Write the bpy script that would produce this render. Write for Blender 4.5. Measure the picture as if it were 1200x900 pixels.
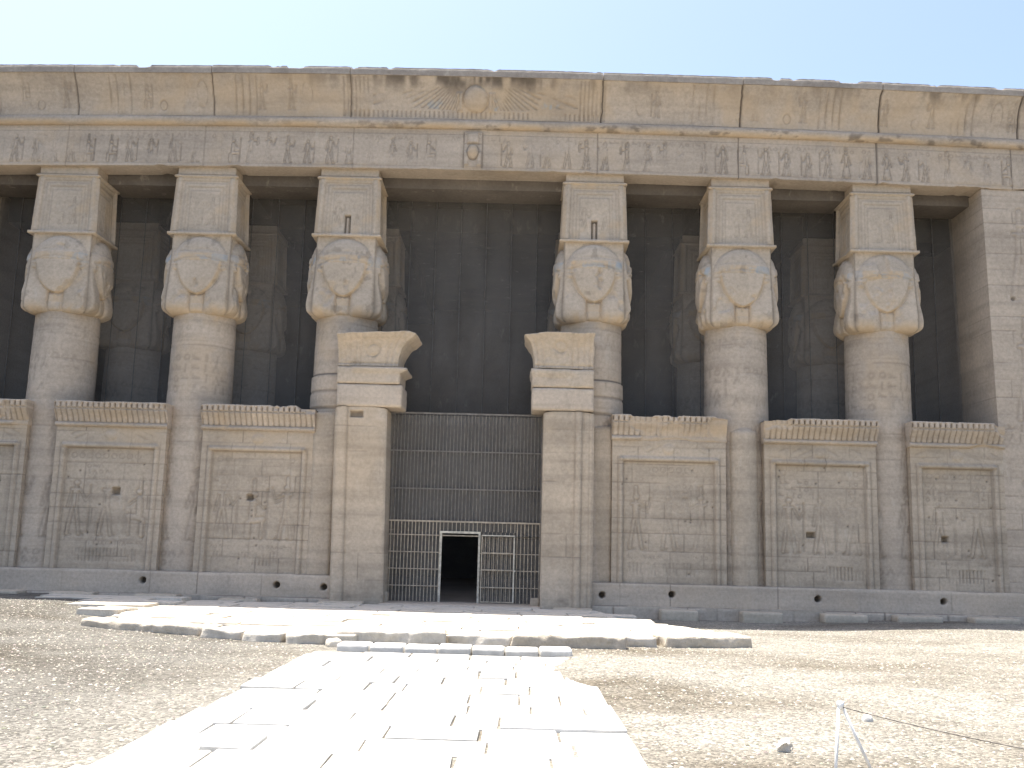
import bpy, bmesh, math, random
import numpy as np
from mathutils import Vector, Matrix, noise as mnoise

for o in list(bpy.data.objects): bpy.data.objects.remove(o)
SC = bpy.context.scene
COL = SC.collection

# ------------------------------------------------------------------ camera
CX, CZ, D, YAW, PITCH, ROLL, F = 1.8073, 1.8414, 32.2245, -0.0084, 0.1592, 0.0258, 1164.3
def camera():
    cd = bpy.data.cameras.new('camera'); cam = bpy.data.objects.new('camera', cd); COL.objects.link(cam)
    cd.sensor_width = 36; cd.lens = 36 * F / 1200; cd.clip_start = 0.1; cd.clip_end = 5000
    c, s = math.cos(YAW), math.sin(YAW)
    r0 = Vector((c, -s, 0)); yv = Vector((s, c, 0)); zv = Vector((0, 0, 1))
    cp, sp = math.cos(PITCH), math.sin(PITCH)
    fw = yv * cp + zv * sp; dn = yv * sp - zv * cp
    cr, sr = math.cos(ROLL), math.sin(ROLL)
    ax = r0 * cr - dn * sr; ay = -(r0 * sr + dn * cr); az = -fw
    m = Matrix((ax, ay, az)).transposed().to_4x4(); m.translation = Vector((CX, -D, CZ))
    cam.matrix_world = m
    SC.camera = cam
camera()

# ------------------------------------------------------------------ light
SUNV = Vector((-0.24, 0.182, 1.0)).normalized()        # towards the sun: high, behind the temple and to the left
w = bpy.data.worlds.new('World'); SC.world = w; w.use_nodes = True
nt = w.node_tree; nt.nodes.clear()
sky = nt.nodes.new('ShaderNodeTexSky'); sky.sky_type = 'NISHITA'; sky.sun_disc = False
sky.sun_elevation = math.asin(SUNV.z); sky.sun_rotation = math.atan2(SUNV.x, SUNV.y)
sky.air_density = 0.95; sky.dust_density = 3.2; sky.ozone_density = 1.3; sky.altitude = 80
bg = nt.nodes.new('ShaderNodeBackground'); bg.inputs[1].default_value = 0.064
ow = nt.nodes.new('ShaderNodeOutputWorld')
nt.links.new(sky.outputs[0], bg.inputs[0]); nt.links.new(bg.outputs[0], ow.inputs[0])
sd = bpy.data.lights.new('sun', 'SUN'); sd.energy = 2.5; sd.angle = math.radians(0.53); sd.color = (1.0, 0.95, 0.86)
so = bpy.data.objects.new('sun', sd); COL.objects.link(so)
so.rotation_euler = SUNV.to_track_quat('Z', 'Y').to_euler()
SC.view_settings.view_transform = 'Standard'; SC.view_settings.look = 'None'
SC.view_settings.gamma = 1.0; SC.view_settings.exposure = 2.24; SC.view_settings.use_curve_mapping = False
SC.render.engine = 'CYCLES'; SC.cycles.use_denoising = True
SC.cycles.max_bounces = 8; SC.cycles.diffuse_bounces = 5; SC.cycles.transparent_max_bounces = 24

# ------------------------------------------------------------------ materials
def mat(name):
    m = bpy.data.materials.new(name); m.use_nodes = True
    n = m.node_tree.nodes; b = n['Principled BSDF']; b.inputs['Specular IOR Level'].default_value = 0.15
    b.inputs['Roughness'].default_value = 0.95
    return m, n, m.node_tree.links, b
def noise_node(n, l, scale, detail=4, stretch=None, rough=.55, src=None):
    t = n.new('ShaderNodeTexNoise'); t.inputs['Scale'].default_value = scale; t.inputs['Detail'].default_value = detail
    t.inputs['Roughness'].default_value = rough
    g = n.new('ShaderNodeNewGeometry') if src is None else src
    mp = n.new('ShaderNodeMapping'); l.new(g.outputs['Position'], mp.inputs[0])
    if stretch: mp.inputs['Scale'].default_value = stretch
    l.new(mp.outputs[0], t.inputs['Vector'])
    return t
def ramp(n, l, fac, stops):
    r = n.new('ShaderNodeValToRGB'); e = r.color_ramp.elements
    while len(e) < len(stops): e.new(.5)
    for k, (p, c) in enumerate(stops):
        e[k].position = p; e[k].color = (c if isinstance(c, tuple) else (c, c, c)) + (1,)
    l.new(fac, r.inputs[0]); return r
def mix(n, l, fac, a, b, mode='MIX'):
    m = n.new('ShaderNodeMix'); m.data_type = 'RGBA'; m.blend_type = mode
    for v, i in ((fac, 0), (a, 6), (b, 7)):
        if isinstance(v, (int, float)): m.inputs[i].default_value = v
        elif isinstance(v, tuple): m.inputs[i].default_value = v + (1,)
        else: l.new(v, m.inputs[i])
    return m.outputs[2]
def stone(name, light, dark, strata=.5, bump=.35, ochre=(.58, .43, .27), pits=.5, fine=9.0):
    m, n, l, b = mat(name)
    n1 = noise_node(n, l, .55, 6); r1 = ramp(n, l, n1.outputs[0], [(.34, dark), (.66, light)])
    n2 = noise_node(n, l, 1.0, 4, (.22, .22, 2.6)); r2 = ramp(n, l, n2.outputs[0], [(.36, .74), (.5, 1.0), (.68, 1.16)])
    c = mix(n, l, strata, r1.outputs[0], r2.outputs[0], 'MULTIPLY')
    n3 = noise_node(n, l, fine, 8, None, .7); r3 = ramp(n, l, n3.outputs[0], [(.3, .78), (.7, 1.16)])
    c = mix(n, l, .8, c, r3.outputs[0], 'MULTIPLY')
    n5 = noise_node(n, l, 2.2, 7, (1, 1, .45), .65); r5 = ramp(n, l, n5.outputs[0], [(.60, 0.0), (.72, 1.0)])
    fz = n.new('ShaderNodeMath'); fz.operation = 'MULTIPLY'; fz.inputs[1].default_value = .38; l.new(r5.outputs[0], fz.inputs[0])
    c = mix(n, l, fz.outputs[0], c, (.60, .54, .45))                 # pale worn patches
    n6 = noise_node(n, l, 1.6, 6, (1, 1, .5), .6); r6 = ramp(n, l, n6.outputs[0], [(.60, 0.0), (.74, 1.0)])
    fy = n.new('ShaderNodeMath'); fy.operation = 'MULTIPLY'; fy.inputs[1].default_value = .30; l.new(r6.outputs[0], fy.inputs[0])
    c = mix(n, l, fy.outputs[0], c, tuple(x * .55 for x in dark))     # old grime
    at = n.new('ShaderNodeAttribute'); at.attribute_name = 'marks'
    sp = n.new('ShaderNodeSeparateColor'); l.new(at.outputs['Color'], sp.inputs[0])
    c = mix(n, l, sp.outputs[1], c, ochre)
    c = mix(n, l, sp.outputs[2], c, (.32, .38, .42))
    c = mix(n, l, sp.outputs[0], c, (.085, .072, .06))
    l.new(c, b.inputs['Base Color'])
    n4 = noise_node(n, l, 26, 6, None, .7)
    ad = n.new('ShaderNodeMath'); ad.operation = 'ADD'; l.new(n3.outputs[0], ad.inputs[0]); l.new(n4.outputs[0], ad.inputs[1])
    bp = n.new('ShaderNodeBump'); bp.inputs['Strength'].default_value = bump; bp.inputs['Distance'].default_value = .05
    l.new(ad.outputs[0], bp.inputs['Height']); l.new(bp.outputs[0], b.inputs['Normal'])
    return m
M = {}
M['sand'] = stone('sandstone', (.54, .45, .355), (.45, .375, .297))
M['cap'] = stone('sandstone_carved', (.56, .465, .36), (.47, .39, .30), strata=.2)
M['wall'] = stone('sandstone_wall', (.52, .43, .33), (.42, .35, .27), strata=.6)
M['plinth'] = stone('sandstone_plinth', (.57, .475, .375), (.48, .405, .325), strata=.4)
M['pale'] = stone('sandstone_block', (.56, .475, .37), (.47, .40, .31), strata=.2)
M['inner'] = stone('sandstone_interior', (.56, .48, .40), (.44, .38, .31), strata=.3)
M['gloom'] = stone('shaded_ceiling_stone', (.10, .085, .07), (.06, .05, .043), strata=.2)  # hall darkness put into the stone colour of ceiling and beams
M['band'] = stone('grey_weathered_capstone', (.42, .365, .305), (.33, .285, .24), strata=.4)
M['gloom2'] = stone('shaded_hall_stone', (.22, .19, .16), (.15, .13, .11), strata=.2)  # shade put into the colour of lintel beams and back wall
M['flag'] = stone('limestone_flag', (.68, .62, .53), (.56, .51, .43), strata=.1, bump=.5)
M['rock'] = stone('weathered_rock', (.62, .55, .45), (.50, .44, .355), strata=.2, bump=.7)
M['lime'] = stone('white_limestone_paving', (.68, .665, .63), (.52, .50, .46), strata=.1, bump=.35, fine=5)

def gravel_mat():
    m, n, l, b = mat('gravel')
    n1 = noise_node(n, l, .16, 4, (1, 1.8, 1)); r1 = ramp(n, l, n1.outputs[0], [(.34, (.145, .125, .096)), (.56, (.27, .252, .216))])
    g = n.new('ShaderNodeNewGeometry')
    v = n.new('ShaderNodeTexVoronoi'); v.inputs['Scale'].default_value = 26; l.new(g.outputs['Position'], v.inputs['Vector'])
    hs = n.new('ShaderNodeRGBToBW'); l.new(v.outputs['Color'], hs.inputs[0])
    r2 = ramp(n, l, hs.outputs[0], [(.2, .5), (.5, .95), (.8, 1.45)])
    sx_ = n.new('ShaderNodeSeparateXYZ'); l.new(g.outputs['Position'], sx_.inputs[0])
    mr = n.new('ShaderNodeMapRange'); mr.inputs['From Min'].default_value = -1.0; mr.inputs['From Max'].default_value = -4.0; l.new(sx_.outputs[0], mr.inputs[0])
    c0 = mix(n, l, mr.outputs[0], r1.outputs[0], (.58, .585, .60), 'MULTIPLY')      # coarser grey gravel west of the path
    c = mix(n, l, .8, c0, r2.outputs[0], 'MULTIPLY')
    n3 = noise_node(n, l, 3.0, 8, None, .7); r3 = ramp(n, l, n3.outputs[0], [(.35, .78), (.65, 1.15)])
    c = mix(n, l, .8, c, r3.outputs[0], 'MULTIPLY')
    l.new(c, b.inputs['Base Color'])
    iv = n.new('ShaderNodeMath'); iv.operation = 'MULTIPLY'; iv.inputs[1].default_value = -1; l.new(v.outputs['Distance'], iv.inputs[0])
    ad = n.new('ShaderNodeMath'); ad.operation = 'ADD'; l.new(iv.outputs[0], ad.inputs[0]); l.new(n3.outputs[0], ad.inputs[1])
    bp = n.new('ShaderNodeBump'); bp.inputs['Strength'].default_value = .9; bp.inputs['Distance'].default_value = .03
    l.new(ad.outputs[0], bp.inputs['Height']); l.new(bp.outputs[0], b.inputs['Normal'])
    return m
M['gravel'] = gravel_mat()
def pebble_mat():
    m, n, l, b = mat('pebbles')
    at = n.new('ShaderNodeAttribute'); at.attribute_name = 'marks'
    l.new(at.outputs['Color'], b.inputs['Base Color']); return m
M['pebble'] = pebble_mat()
def plain(name, col, rough=.6, metal=0):
    m, n, l, b = mat(name)
    t = noise_node(n, l, 9, 5); r = ramp(n, l, t.outputs[0], [(.35, tuple(c * .7 for c in col)), (.65, tuple(min(1, c * 1.15) for c in col))])
    l.new(r.outputs[0], b.inputs['Base Color']); b.inputs['Roughness'].default_value = rough; b.inputs['Metallic'].default_value = metal
    return m
M['bars'] = plain('painted_iron', (.46, .39, .30))
M['bars_dark'] = plain('dusty_dark_iron', (.22, .20, .175))
M['frame'] = plain('pale_painted_frame', (.62, .57, .47))
M['white'] = plain('white_painted_rod', (.80, .79, .76), .45)
M['rope'] = plain('grey_rope', (.20, .18, .16), .9)
def net_mat():
    m, n, l, b = mat('bird_net')
    t = noise_node(n, l, 1.3, 5, (1, 1, .35))
    r = ramp(n, l, t.outputs[0], [(.3, (.25, .232, .21)), (.7, (.34, .32, .295))]); l.new(r.outputs[0], b.inputs['Base Color'])
    tr = n.new('ShaderNodeBsdfTransparent'); mx = n.new('ShaderNodeMixShader'); mx.inputs[0].default_value = .34
    l.new(tr.outputs[0], mx.inputs[1]); l.new(b.outputs[0], mx.inputs[2]); l.new(mx.outputs[0], n['Material Output'].inputs['Surface'])
    return m
M['net'] = net_mat()
M['seam'] = plain('net_seam_cord', (.17, .16, .15), .9)

# ------------------------------------------------------------------ helpers
def ob(name, me, m, parent=None, loc=None):
    o = bpy.data.objects.new(name, me); COL.objects.link(o)
    if m is not None and not me.materials: me.materials.append(m)
    if parent is not None: o.parent = parent
    if loc: o.location = loc
    return o
def empty(name, label, cat, loc=(0, 0, 0), group=None):
    o = bpy.data.objects.new(name, None); COL.objects.link(o); o.location = loc; o.empty_display_size = .3
    return tag(o, label, cat, group)
def tag(o, label=None, cat=None, group=None, kind=None):
    if label: o['label'] = label
    if cat: o['category'] = cat
    if group: o['group'] = group
    if kind: o['kind'] = kind
    return o
def mesh_np(name, V, Q, smooth=True, marks=None, extra=None):
    """V (n,3), Q (m,4) quads, extra = list of polygon index lists"""
    me = bpy.data.meshes.new(name)
    faces = Q.tolist() if hasattr(Q, 'tolist') else list(Q)
    if extra: faces += extra
    me.from_pydata(V.tolist(), [], faces)
    if smooth: me.polygons.foreach_set('use_smooth', [True] * len(me.polygons))
    if marks is not None:
        a = me.color_attributes.new('marks', 'FLOAT_COLOR', 'POINT')
        c = np.ones((len(V), 4), np.float32); c[:, :3] = marks; a.data.foreach_set('color', c.ravel())
    me.update(); return me
def sheet(name, P, marks=None, depth=None, wrap=False):
    """P (nz,nx,3): a front surface, closed to the back by depth (vector) when given"""
    nz, nx = P.shape[:2]; V = P.reshape(-1, 3)
    idx = np.arange(nz * nx).reshape(nz, nx)
    if wrap:
        idx = np.concatenate([idx, idx[:, :1]], 1)
    a = idx[:-1, :-1].ravel(); b = idx[:-1, 1:].ravel(); c = idx[1:, 1:].ravel(); d = idx[1:, :-1].ravel()
    Q = np.stack([a, b, c, d], 1)
    mk = np.zeros((len(V), 3)) if marks is None else marks.reshape(-1, 3)
    extra = None; smooth = True
    if depth is not None:
        ring = np.concatenate([idx[0, :-1], idx[:-1, -1], idx[-1, :0:-1], idx[:0:-1, 0]])
        rv = V[ring].copy(); n0 = len(V)
        bk = rv + np.array(depth)
        V = np.concatenate([V, rv, bk]); mk = np.concatenate([mk, mk[ring], mk[ring] * 0])
        k = len(ring); i = np.arange(k); j = (i + 1) % k
        Q2 = np.stack([n0 + j, n0 + i, n0 + k + i, n0 + k + j], 1)
        nQ = len(Q); Q = np.concatenate([Q, Q2]); extra = [list(range(n0 + 2 * k - 1, n0 + k - 1, -1))]
        me = mesh_np(name, V, Q, True, mk, extra)
        sm = np.ones(len(me.polygons), bool); sm[nQ:] = False; me.polygons.foreach_set('use_smooth', sm)
        return me
    return mesh_np(name, V, Q, True, mk)
rng = np.random.default_rng(7)
_L = rng.random((256, 256))
def vn(x, y, s=1.0, seed=0):
    x = x * s + seed * 17.3 + 500; y = y * s + seed * 31.7 + 500
    xi = np.floor(x).astype(int); yi = np.floor(y).astype(int); fx = x - xi; fy = y - yi
    fx = fx * fx * (3 - 2 * fx); fy = fy * fy * (3 - 2 * fy)
    g = lambda a, b: _L[a % 256, b % 256]
    return (g(xi, yi) * (1 - fx) + g(xi + 1, yi) * fx) * (1 - fy) + (g(xi, yi + 1) * (1 - fx) + g(xi + 1, yi + 1) * fx) * fy
def fbm(x, y, s=1.0, seed=0, o=4):
    r = 0; a = .5; t = 0
    for k in range(o): r = r + a * vn(x, y, s * 2 ** k, seed + k); t += a; a *= .55
    return r / t
def ss(a, b, x): t = np.clip((x - a) / (b - a), 0, 1); return t * t * (3 - 2 * t)
def cap(X, Z, a, b, r):
    ax, az = a; bx, bz = b; dx, dz = bx - ax, bz - az
    t = np.clip(((X - ax) * dx + (Z - az) * dz) / (dx * dx + dz * dz + 1e-9), 0, 1)
    return np.hypot(X - ax - t * dx, Z - az - t * dz) - r
def figure_sdf(X, Z, x, z, h, kind=0, flip=1):
    """an Egyptian striding or seated figure as a signed distance, h tall, standing on z at x"""
    U = (X - x) * flip / h; W = (Z - z) / h; f = []
    if kind < 4:
        f += [cap(U, W, (-.03, .47), (-.10, .02), .030), cap(U, W, (.02, .47), (.10, .02), .030), cap(U, W, (.09, .015), (.16, .01), .012),
              cap(U, W, (-.11, .015), (-.04, .01), .012), cap(U, W, (0, .50), (0, .70), .050), cap(U, W, (-.07, .73), (.07, .73), .025),
              cap(U, W, (0, .76), (0, .79), .025), cap(U, W, (.0, .84), (.015, .84), .045)]
        if kind == 0: f += [cap(U, W, (.07, .73), (.17, .55), .018), cap(U, W, (.17, .55), (.24, .66), .015), cap(U, W, (.24, .05), (.24, .80), .008), cap(U, W, (-.07, .73), (-.12, .45), .018)]
        if kind == 1: f += [cap(U, W, (.07, .72), (.20, .66), .018), cap(U, W, (.20, .66), (.24, .82), .015), cap(U, W, (-.07, .73), (.18, .60), .016), cap(U, W, (0, .88), (0, 1.0), .03)]
        if kind == 2: f += [cap(U, W, (-.07, .73), (-.14, .45), .018), cap(U, W, (.07, .73), (.14, .52), .018), np.abs(np.hypot(U, W - .96) - .05) - .012, cap(U, W, (0, .3), (0, .05), .07)]
        if kind == 3: f += [cap(U, W, (.07, .73), (.22, .72), .016), cap(U, W, (.22, .62), (.22, .84), .03), cap(U, W, (-.03, .88), (-.01, 1.02), .03), cap(U, W, (.04, .88), (.05, .98), .015)]
    else:
        f += [cap(U, W, (-.04, .30), (.14, .32), .05), cap(U, W, (.14, .32), (.13, .03), .03), cap(U, W, (-.03, .34), (-.02, .60), .055), cap(U, W, (-.02, .72), (0, .72), .05),
              cap(U, W, (-.09, .03), (-.09, .26), .05), cap(U, W, (.0, .62), (.16, .50), .018), cap(U, W, (.2, .03), (.2, .8), .009), cap(U, W, (-.02, .78), (-.02, .95), .028)]
    r = f[0]
    for q in f[1:]: r = np.minimum(r, q)
    return r * h
def carve(X, Z, H, x, z, h, kind, flip=1, depth=.03, wid=.022, mk=None, ink=.25, keep=None):
    """sunk relief: a groove along the outline with a rounded body inside"""
    sx = (np.abs(X[0] - x) < .45 * h + .1); sz = (Z[:, 0] > z - .1) & (Z[:, 0] < z + 1.15 * h)
    if not sx.any() or not sz.any(): return
    i0, i1 = np.where(sx)[0][[0, -1]]; j0, j1 = np.where(sz)[0][[0, -1]]
    s = (slice(j0, j1 + 1), slice(i0, i1 + 1))
    d = figure_sdf(X[s], Z[s], x, z, h, kind, flip)
    g = np.exp(-(np.clip(d, -9, 9) / wid) ** 2)
    wn = fbm(X[s], Z[s], 1.1, 3); wear = ss(.35, .55, wn)
    if keep is not None: wear = wear * keep + (1 - keep)
    H[s] -= depth * g * wear; H[s] += .35 * depth * ss(0, .05, -d) * wear
    if mk is not None: mk[s][..., 0] = np.maximum(mk[s][..., 0], ink * g * wear)  # paints the shade of the cut outline into the colour
def groove(H, mk, d, wid, depth, ink, mask=1.0):
    g = np.exp(-(d / wid) ** 2) * mask
    H -= depth * g; mk[..., 0] = np.maximum(mk[..., 0], ink * g)
def glyphs(X, Z, H, mk, x0, x1, z0, z1, size, seed, depth=.015, ink=.18):
    """rows and columns of small worn hieroglyph-like marks"""
    r = random.Random(seed); sub = (Z[:, 0] >= z0) & (Z[:, 0] <= z1); sb = (X[0] >= x0) & (X[0] <= x1)
    if sub.sum() < 3 or sb.sum() < 3: return
    j0, j1 = np.where(sub)[0][[0, -1]]; i0, i1 = np.where(sb)[0][[0, -1]]; s = (slice(j0, j1 + 1), slice(i0, i1 + 1))
    x, z, h = X[s], Z[s], H[s]; acc = np.full(x.shape, 9.0)
    zz = z0 + size * .5
    while zz < z1 - size * .4:
        xx = x0 + size * .5
        while xx < x1 - size * .4:
            k = r.random(); a = size * .33
            jx, jz = xx + r.uniform(-.1, .1) * size, zz + r.uniform(-.1, .1) * size
            m = (np.abs(x - xx) < size * .6) & (np.abs(z - zz) < size * .6)
            if k < .25: d = np.abs(np.hypot(x - jx, z - jz) - a * .8)
            elif k < .5: d = cap(x, z, (jx, jz - a), (jx, jz + a), .0)
            elif k < .75: d = np.minimum(cap(x, z, (jx - a, jz), (jx + a, jz), 0), cap(x, z, (jx - a, jz + a), (jx, jz), 0))
            elif k < .9: d = np.minimum(cap(x, z, (jx - a, jz - a), (jx, jz + a), 0), cap(x, z, (jx + a, jz - a), (jx, jz + a), 0))
            else: d = m * 0 + 9.
            acc = np.where(m, np.minimum(acc, d), acc); xx += size
        zz += size
    g = np.exp(-(acc / (size * .12)) ** 2) * ss(.35, .6, fbm(x, z, .9, seed))
    H[s] -= depth * g; mk[s][..., 0] = np.maximum(mk[s][..., 0], ink * g)  # shade inside the cut signs painted into the colour
def courses(X, Z, H, mk, z0, z1, ch, seed, x0, x1, bw=1.3, depth=.012, ink=.32, wid=.014):
    """stone courses with broken, irregular joints"""
    r = random.Random(seed); z = z0; k = 0
    M0 = ss(.38, .58, fbm(X, Z, .8, seed + 9))
    while z < z1:
        h = ch * r.uniform(.85, 1.15); zt = min(z + h, z1)
        wob = .012 * (fbm(X, Z * 0 + z, 1.0, seed) - .5)
        groove(H, mk, Z - zt - wob, wid, depth, ink, M0)
        x = x0 + r.uniform(.2, 1) * bw
        tone_edges = [x0]
        while x < x1:
            m = ((Z > z) & (Z < zt)) * (.35 + .65 * M0)
            groove(H, mk, X - x, wid, depth, ink * 1.1, m); tone_edges.append(x)
            x += bw * r.uniform(.5, 1.5)
        tone_edges.append(x1)
        for a, b in zip(tone_edges[:-1], tone_edges[1:]):
            H[(Z > z) & (Z < zt) & (X >= a) & (X < b)] += r.uniform(-.004, .004)
        z = zt; k += 1
def grid(x0, x1, z0, z1, st):
    nx = max(2, int(round((x1 - x0) / st)) + 1); nz = max(2, int(round((z1 - z0) / st)) + 1)
    X, Z = np.meshgrid(np.linspace(x0, x1, nx), np.linspace(z0, z1, nz)); return X, Z, np.zeros_like(X), np.zeros(X.shape + (3,))
def box_bm(bm, x0, x1, y0, y1, z0, z1, bev=.0):
    g = bmesh.ops.create_cube(bm, size=1)['verts']
    for v in g: v.co = Vector(((x0 + x1) / 2 + v.co.x * (x1 - x0), (y0 + y1) / 2 + v.co.y * (y1 - y0), (z0 + z1) / 2 + v.co.z * (z1 - z0)))
    if bev > 0:
        es = list({e for v in g for e in v.link_edges}); bmesh.ops.bevel(bm, geom=es, offset=bev, segments=2, affect='EDGES')
def tube_bm(bm, a, b, r, seg=8):
    a, b = Vector(a), Vector(b); d = b - a
    g = bmesh.ops.create_cone(bm, cap_ends=True, segments=seg, radius1=r, radius2=r, depth=d.length)['verts']
    q = d.to_track_quat('Z', 'Y').to_matrix().to_4x4(); q.translation = (a + b) / 2
    bmesh.ops.transform(bm, matrix=q, verts=g)
def fin(bm, name, m, parent=None, smooth=False, loc=None):
    me = bpy.data.meshes.new(name); bmesh.ops.recalc_face_normals(bm, faces=bm.faces); bm.to_mesh(me); bm.free()
    if smooth: me.polygons.foreach_set('use_smooth', [True] * len(me.polygons))
    return ob(name, me, m, parent, loc)
def rough_block(name, x0, x1, y0, y1, z0, z1, m, parent=None, seed=0, rnd=.05, amp=.02, fr=2.5, step=.1, rot=0, shape=None, loc_origin=True):
    """a weathered stone block: rounded edges, dents; its origin at the bottom centre"""
    w, d, h = x1 - x0, y1 - y0, z1 - z0
    nx, ny, nz = [max(2, min(60, int(round(a / step)))) for a in (w, d, h)]
    bm = bmesh.new(); V = {}
    def vert(i, j, k):
        key = (i, j, k)
        if key in V: return V[key]
        p = Vector((-w / 2 + w * i / nx, -d / 2 + d * j / ny, h * k / nz))
        q = Vector((max(-w / 2 + rnd, min(w / 2 - rnd, p.x)), max(-d / 2 + rnd, min(d / 2 - rnd, p.y)), max(rnd, min(h - rnd, p.z))))
        dl = p - q
        if dl.length > 1e-6:
            p = q + dl.normalized() * min(rnd, dl.length)
        s = Vector((seed * 7.1, seed * 3.3, seed * 1.7))
        nn = mnoise.noise_vector(p * fr + s) + .4 * mnoise.noise_vector(p * fr * 3.1 + s)
        p = p + Vector((nn.x, nn.y, nn.z * (0.6 if k else 0))) * amp
        if shape: p = shape(p, w, d, h)
        V[key] = bm.verts.new(p); return V[key]
    def quad(*a): bm.faces.new([vert(*q) for q in a])
    for i in range(nx):
        for j in range(ny):
            quad((i, j, nz), (i + 1, j, nz), (i + 1, j + 1, nz), (i, j + 1, nz)); quad((i, j, 0), (i, j + 1, 0), (i + 1, j + 1, 0), (i + 1, j, 0))
        for k in range(nz):
            quad((i, 0, k), (i + 1, 0, k), (i + 1, 0, k + 1), (i, 0, k + 1)); quad((i, ny, k), (i, ny, k + 1), (i + 1, ny, k + 1), (i + 1, ny, k))
    for j in range(ny):
        for k in range(nz):
            quad((0, j, k), (0, j, k + 1), (0, j + 1, k + 1), (0, j + 1, k)); quad((nx, j, k), (nx, j + 1, k), (nx, j + 1, k + 1), (nx, j, k + 1))
    o = fin(bm, name, m, parent, smooth=True, loc=((x0 + x1) / 2, (y0 + y1) / 2, z0))
    o.rotation_euler.z = rot
    return o

# ------------------------------------------------------------------ ground
def gz(x, y, mound=True):
    x = np.asarray(x, float); y = np.asarray(y, float)
    z = -.38 + .008 * np.clip(-y, -5, 60)
    near = ss(-14, -5, y)
    z = z + near * (.30 * ss(-6, -11, x) + .17 * ss(9, 15, x))
    z = z + .035 * (fbm(x, y, .35, 5) - .5) * 2 * ss(60, 20, np.abs(x))
    if mound: z = z + .14 * ss(1.35, .1, np.hypot((x - 3.75) / 1.35, (y + 15.2) / 2.9))          # gravel spilling over the corner of the path
    z = np.where((x > -2.3) & (x < 3.2) & (y < -14), z, z)
    return z
def make_ground():
    t = np.linspace(-1, 1, 361); xs = 16 * t + 500 * np.sign(t) * np.abs(t) ** 7
    s = np.linspace(0, 1, 321); ys = -27 + 33 * s
    ys = np.concatenate([-27 - np.array([500, 300, 170, 90, 45, 20, 8, 3]), ys, [10, 20, 45, 120, 500]])
    X, Y = np.meshgrid(xs, ys); Z = gz(X, Y)
    Z += .012 * (fbm(X, Y, 3.5, 8) - .5) * (np.abs(X) < 25) * (np.abs(Y) < 40)
    Z = np.where(Y > 1.0, -.6, Z)
    me = sheet('ground', np.stack([X, Y, Z], -1)); o = ob('ground', me, M['gravel']); tag(o, kind='structure')
make_ground()
def cellhash(a): return (math.sin(a * 12.9898) * 43758.5453) % 1
PX0, PX1 = -1.95, 3.08
def make_path():
    bm = bmesh.new(); r = random.Random(3); y = -13.0; k = 0
    while y > -31:
        dy = r.uniform(.62, 1.0); x = PX0 + r.uniform(-.03, .03); xe = PX1 + r.uniform(-.025, .025)
        lo = True
        while x < xe - .1:
            wd = r.uniform(.5, 1.25); x2 = min(x + wd, xe)
            if xe - x2 < .3: x2 = xe
            g = r.uniform(.009, .02); z = float(gz((x + x2) / 2, y - dy / 2, False)) + .04 + r.uniform(-.02, .02) * (.3 if x2 > 1.8 and y > -17.5 else 1)
            n0 = len(bm.verts)
            cs = [(x + g, y - g), (x2 - g, y - g), (x2 - g, y - dy + g), (x + g, y - dy + g)]
            cs = [(a + r.uniform(-.012, .012), b + r.uniform(-.012, .012)) for a, b in cs]
            tl = [r.uniform(-.006, .006) for _ in range(4)]
            top = [bm.verts.new((a, b, z + tt)) for (a, b), tt in zip(cs, tl)]; bot = [bm.verts.new((a, b, z - .2)) for a, b in cs]
            bm.faces.new(top[::-1])
            for q in range(4): bm.faces.new((top[q], top[(q + 1) % 4], bot[(q + 1) % 4], bot[q]))
            ed = [e for e in bm.edges if e.verts[0] in top and e.verts[1] in top]
            x = x2
        y -= dy
    bm.normal_update()
    bmesh.ops.bevel(bm, geom=[e for e in bm.edges if abs((e.verts[0].co - e.verts[1].co).z) < .05 and len(e.link_faces) == 2], offset=.012, segments=1, affect='EDGES')
    o = fin(bm, 'path', M['lime']); tag(o, kind='structure')
make_path()

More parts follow.
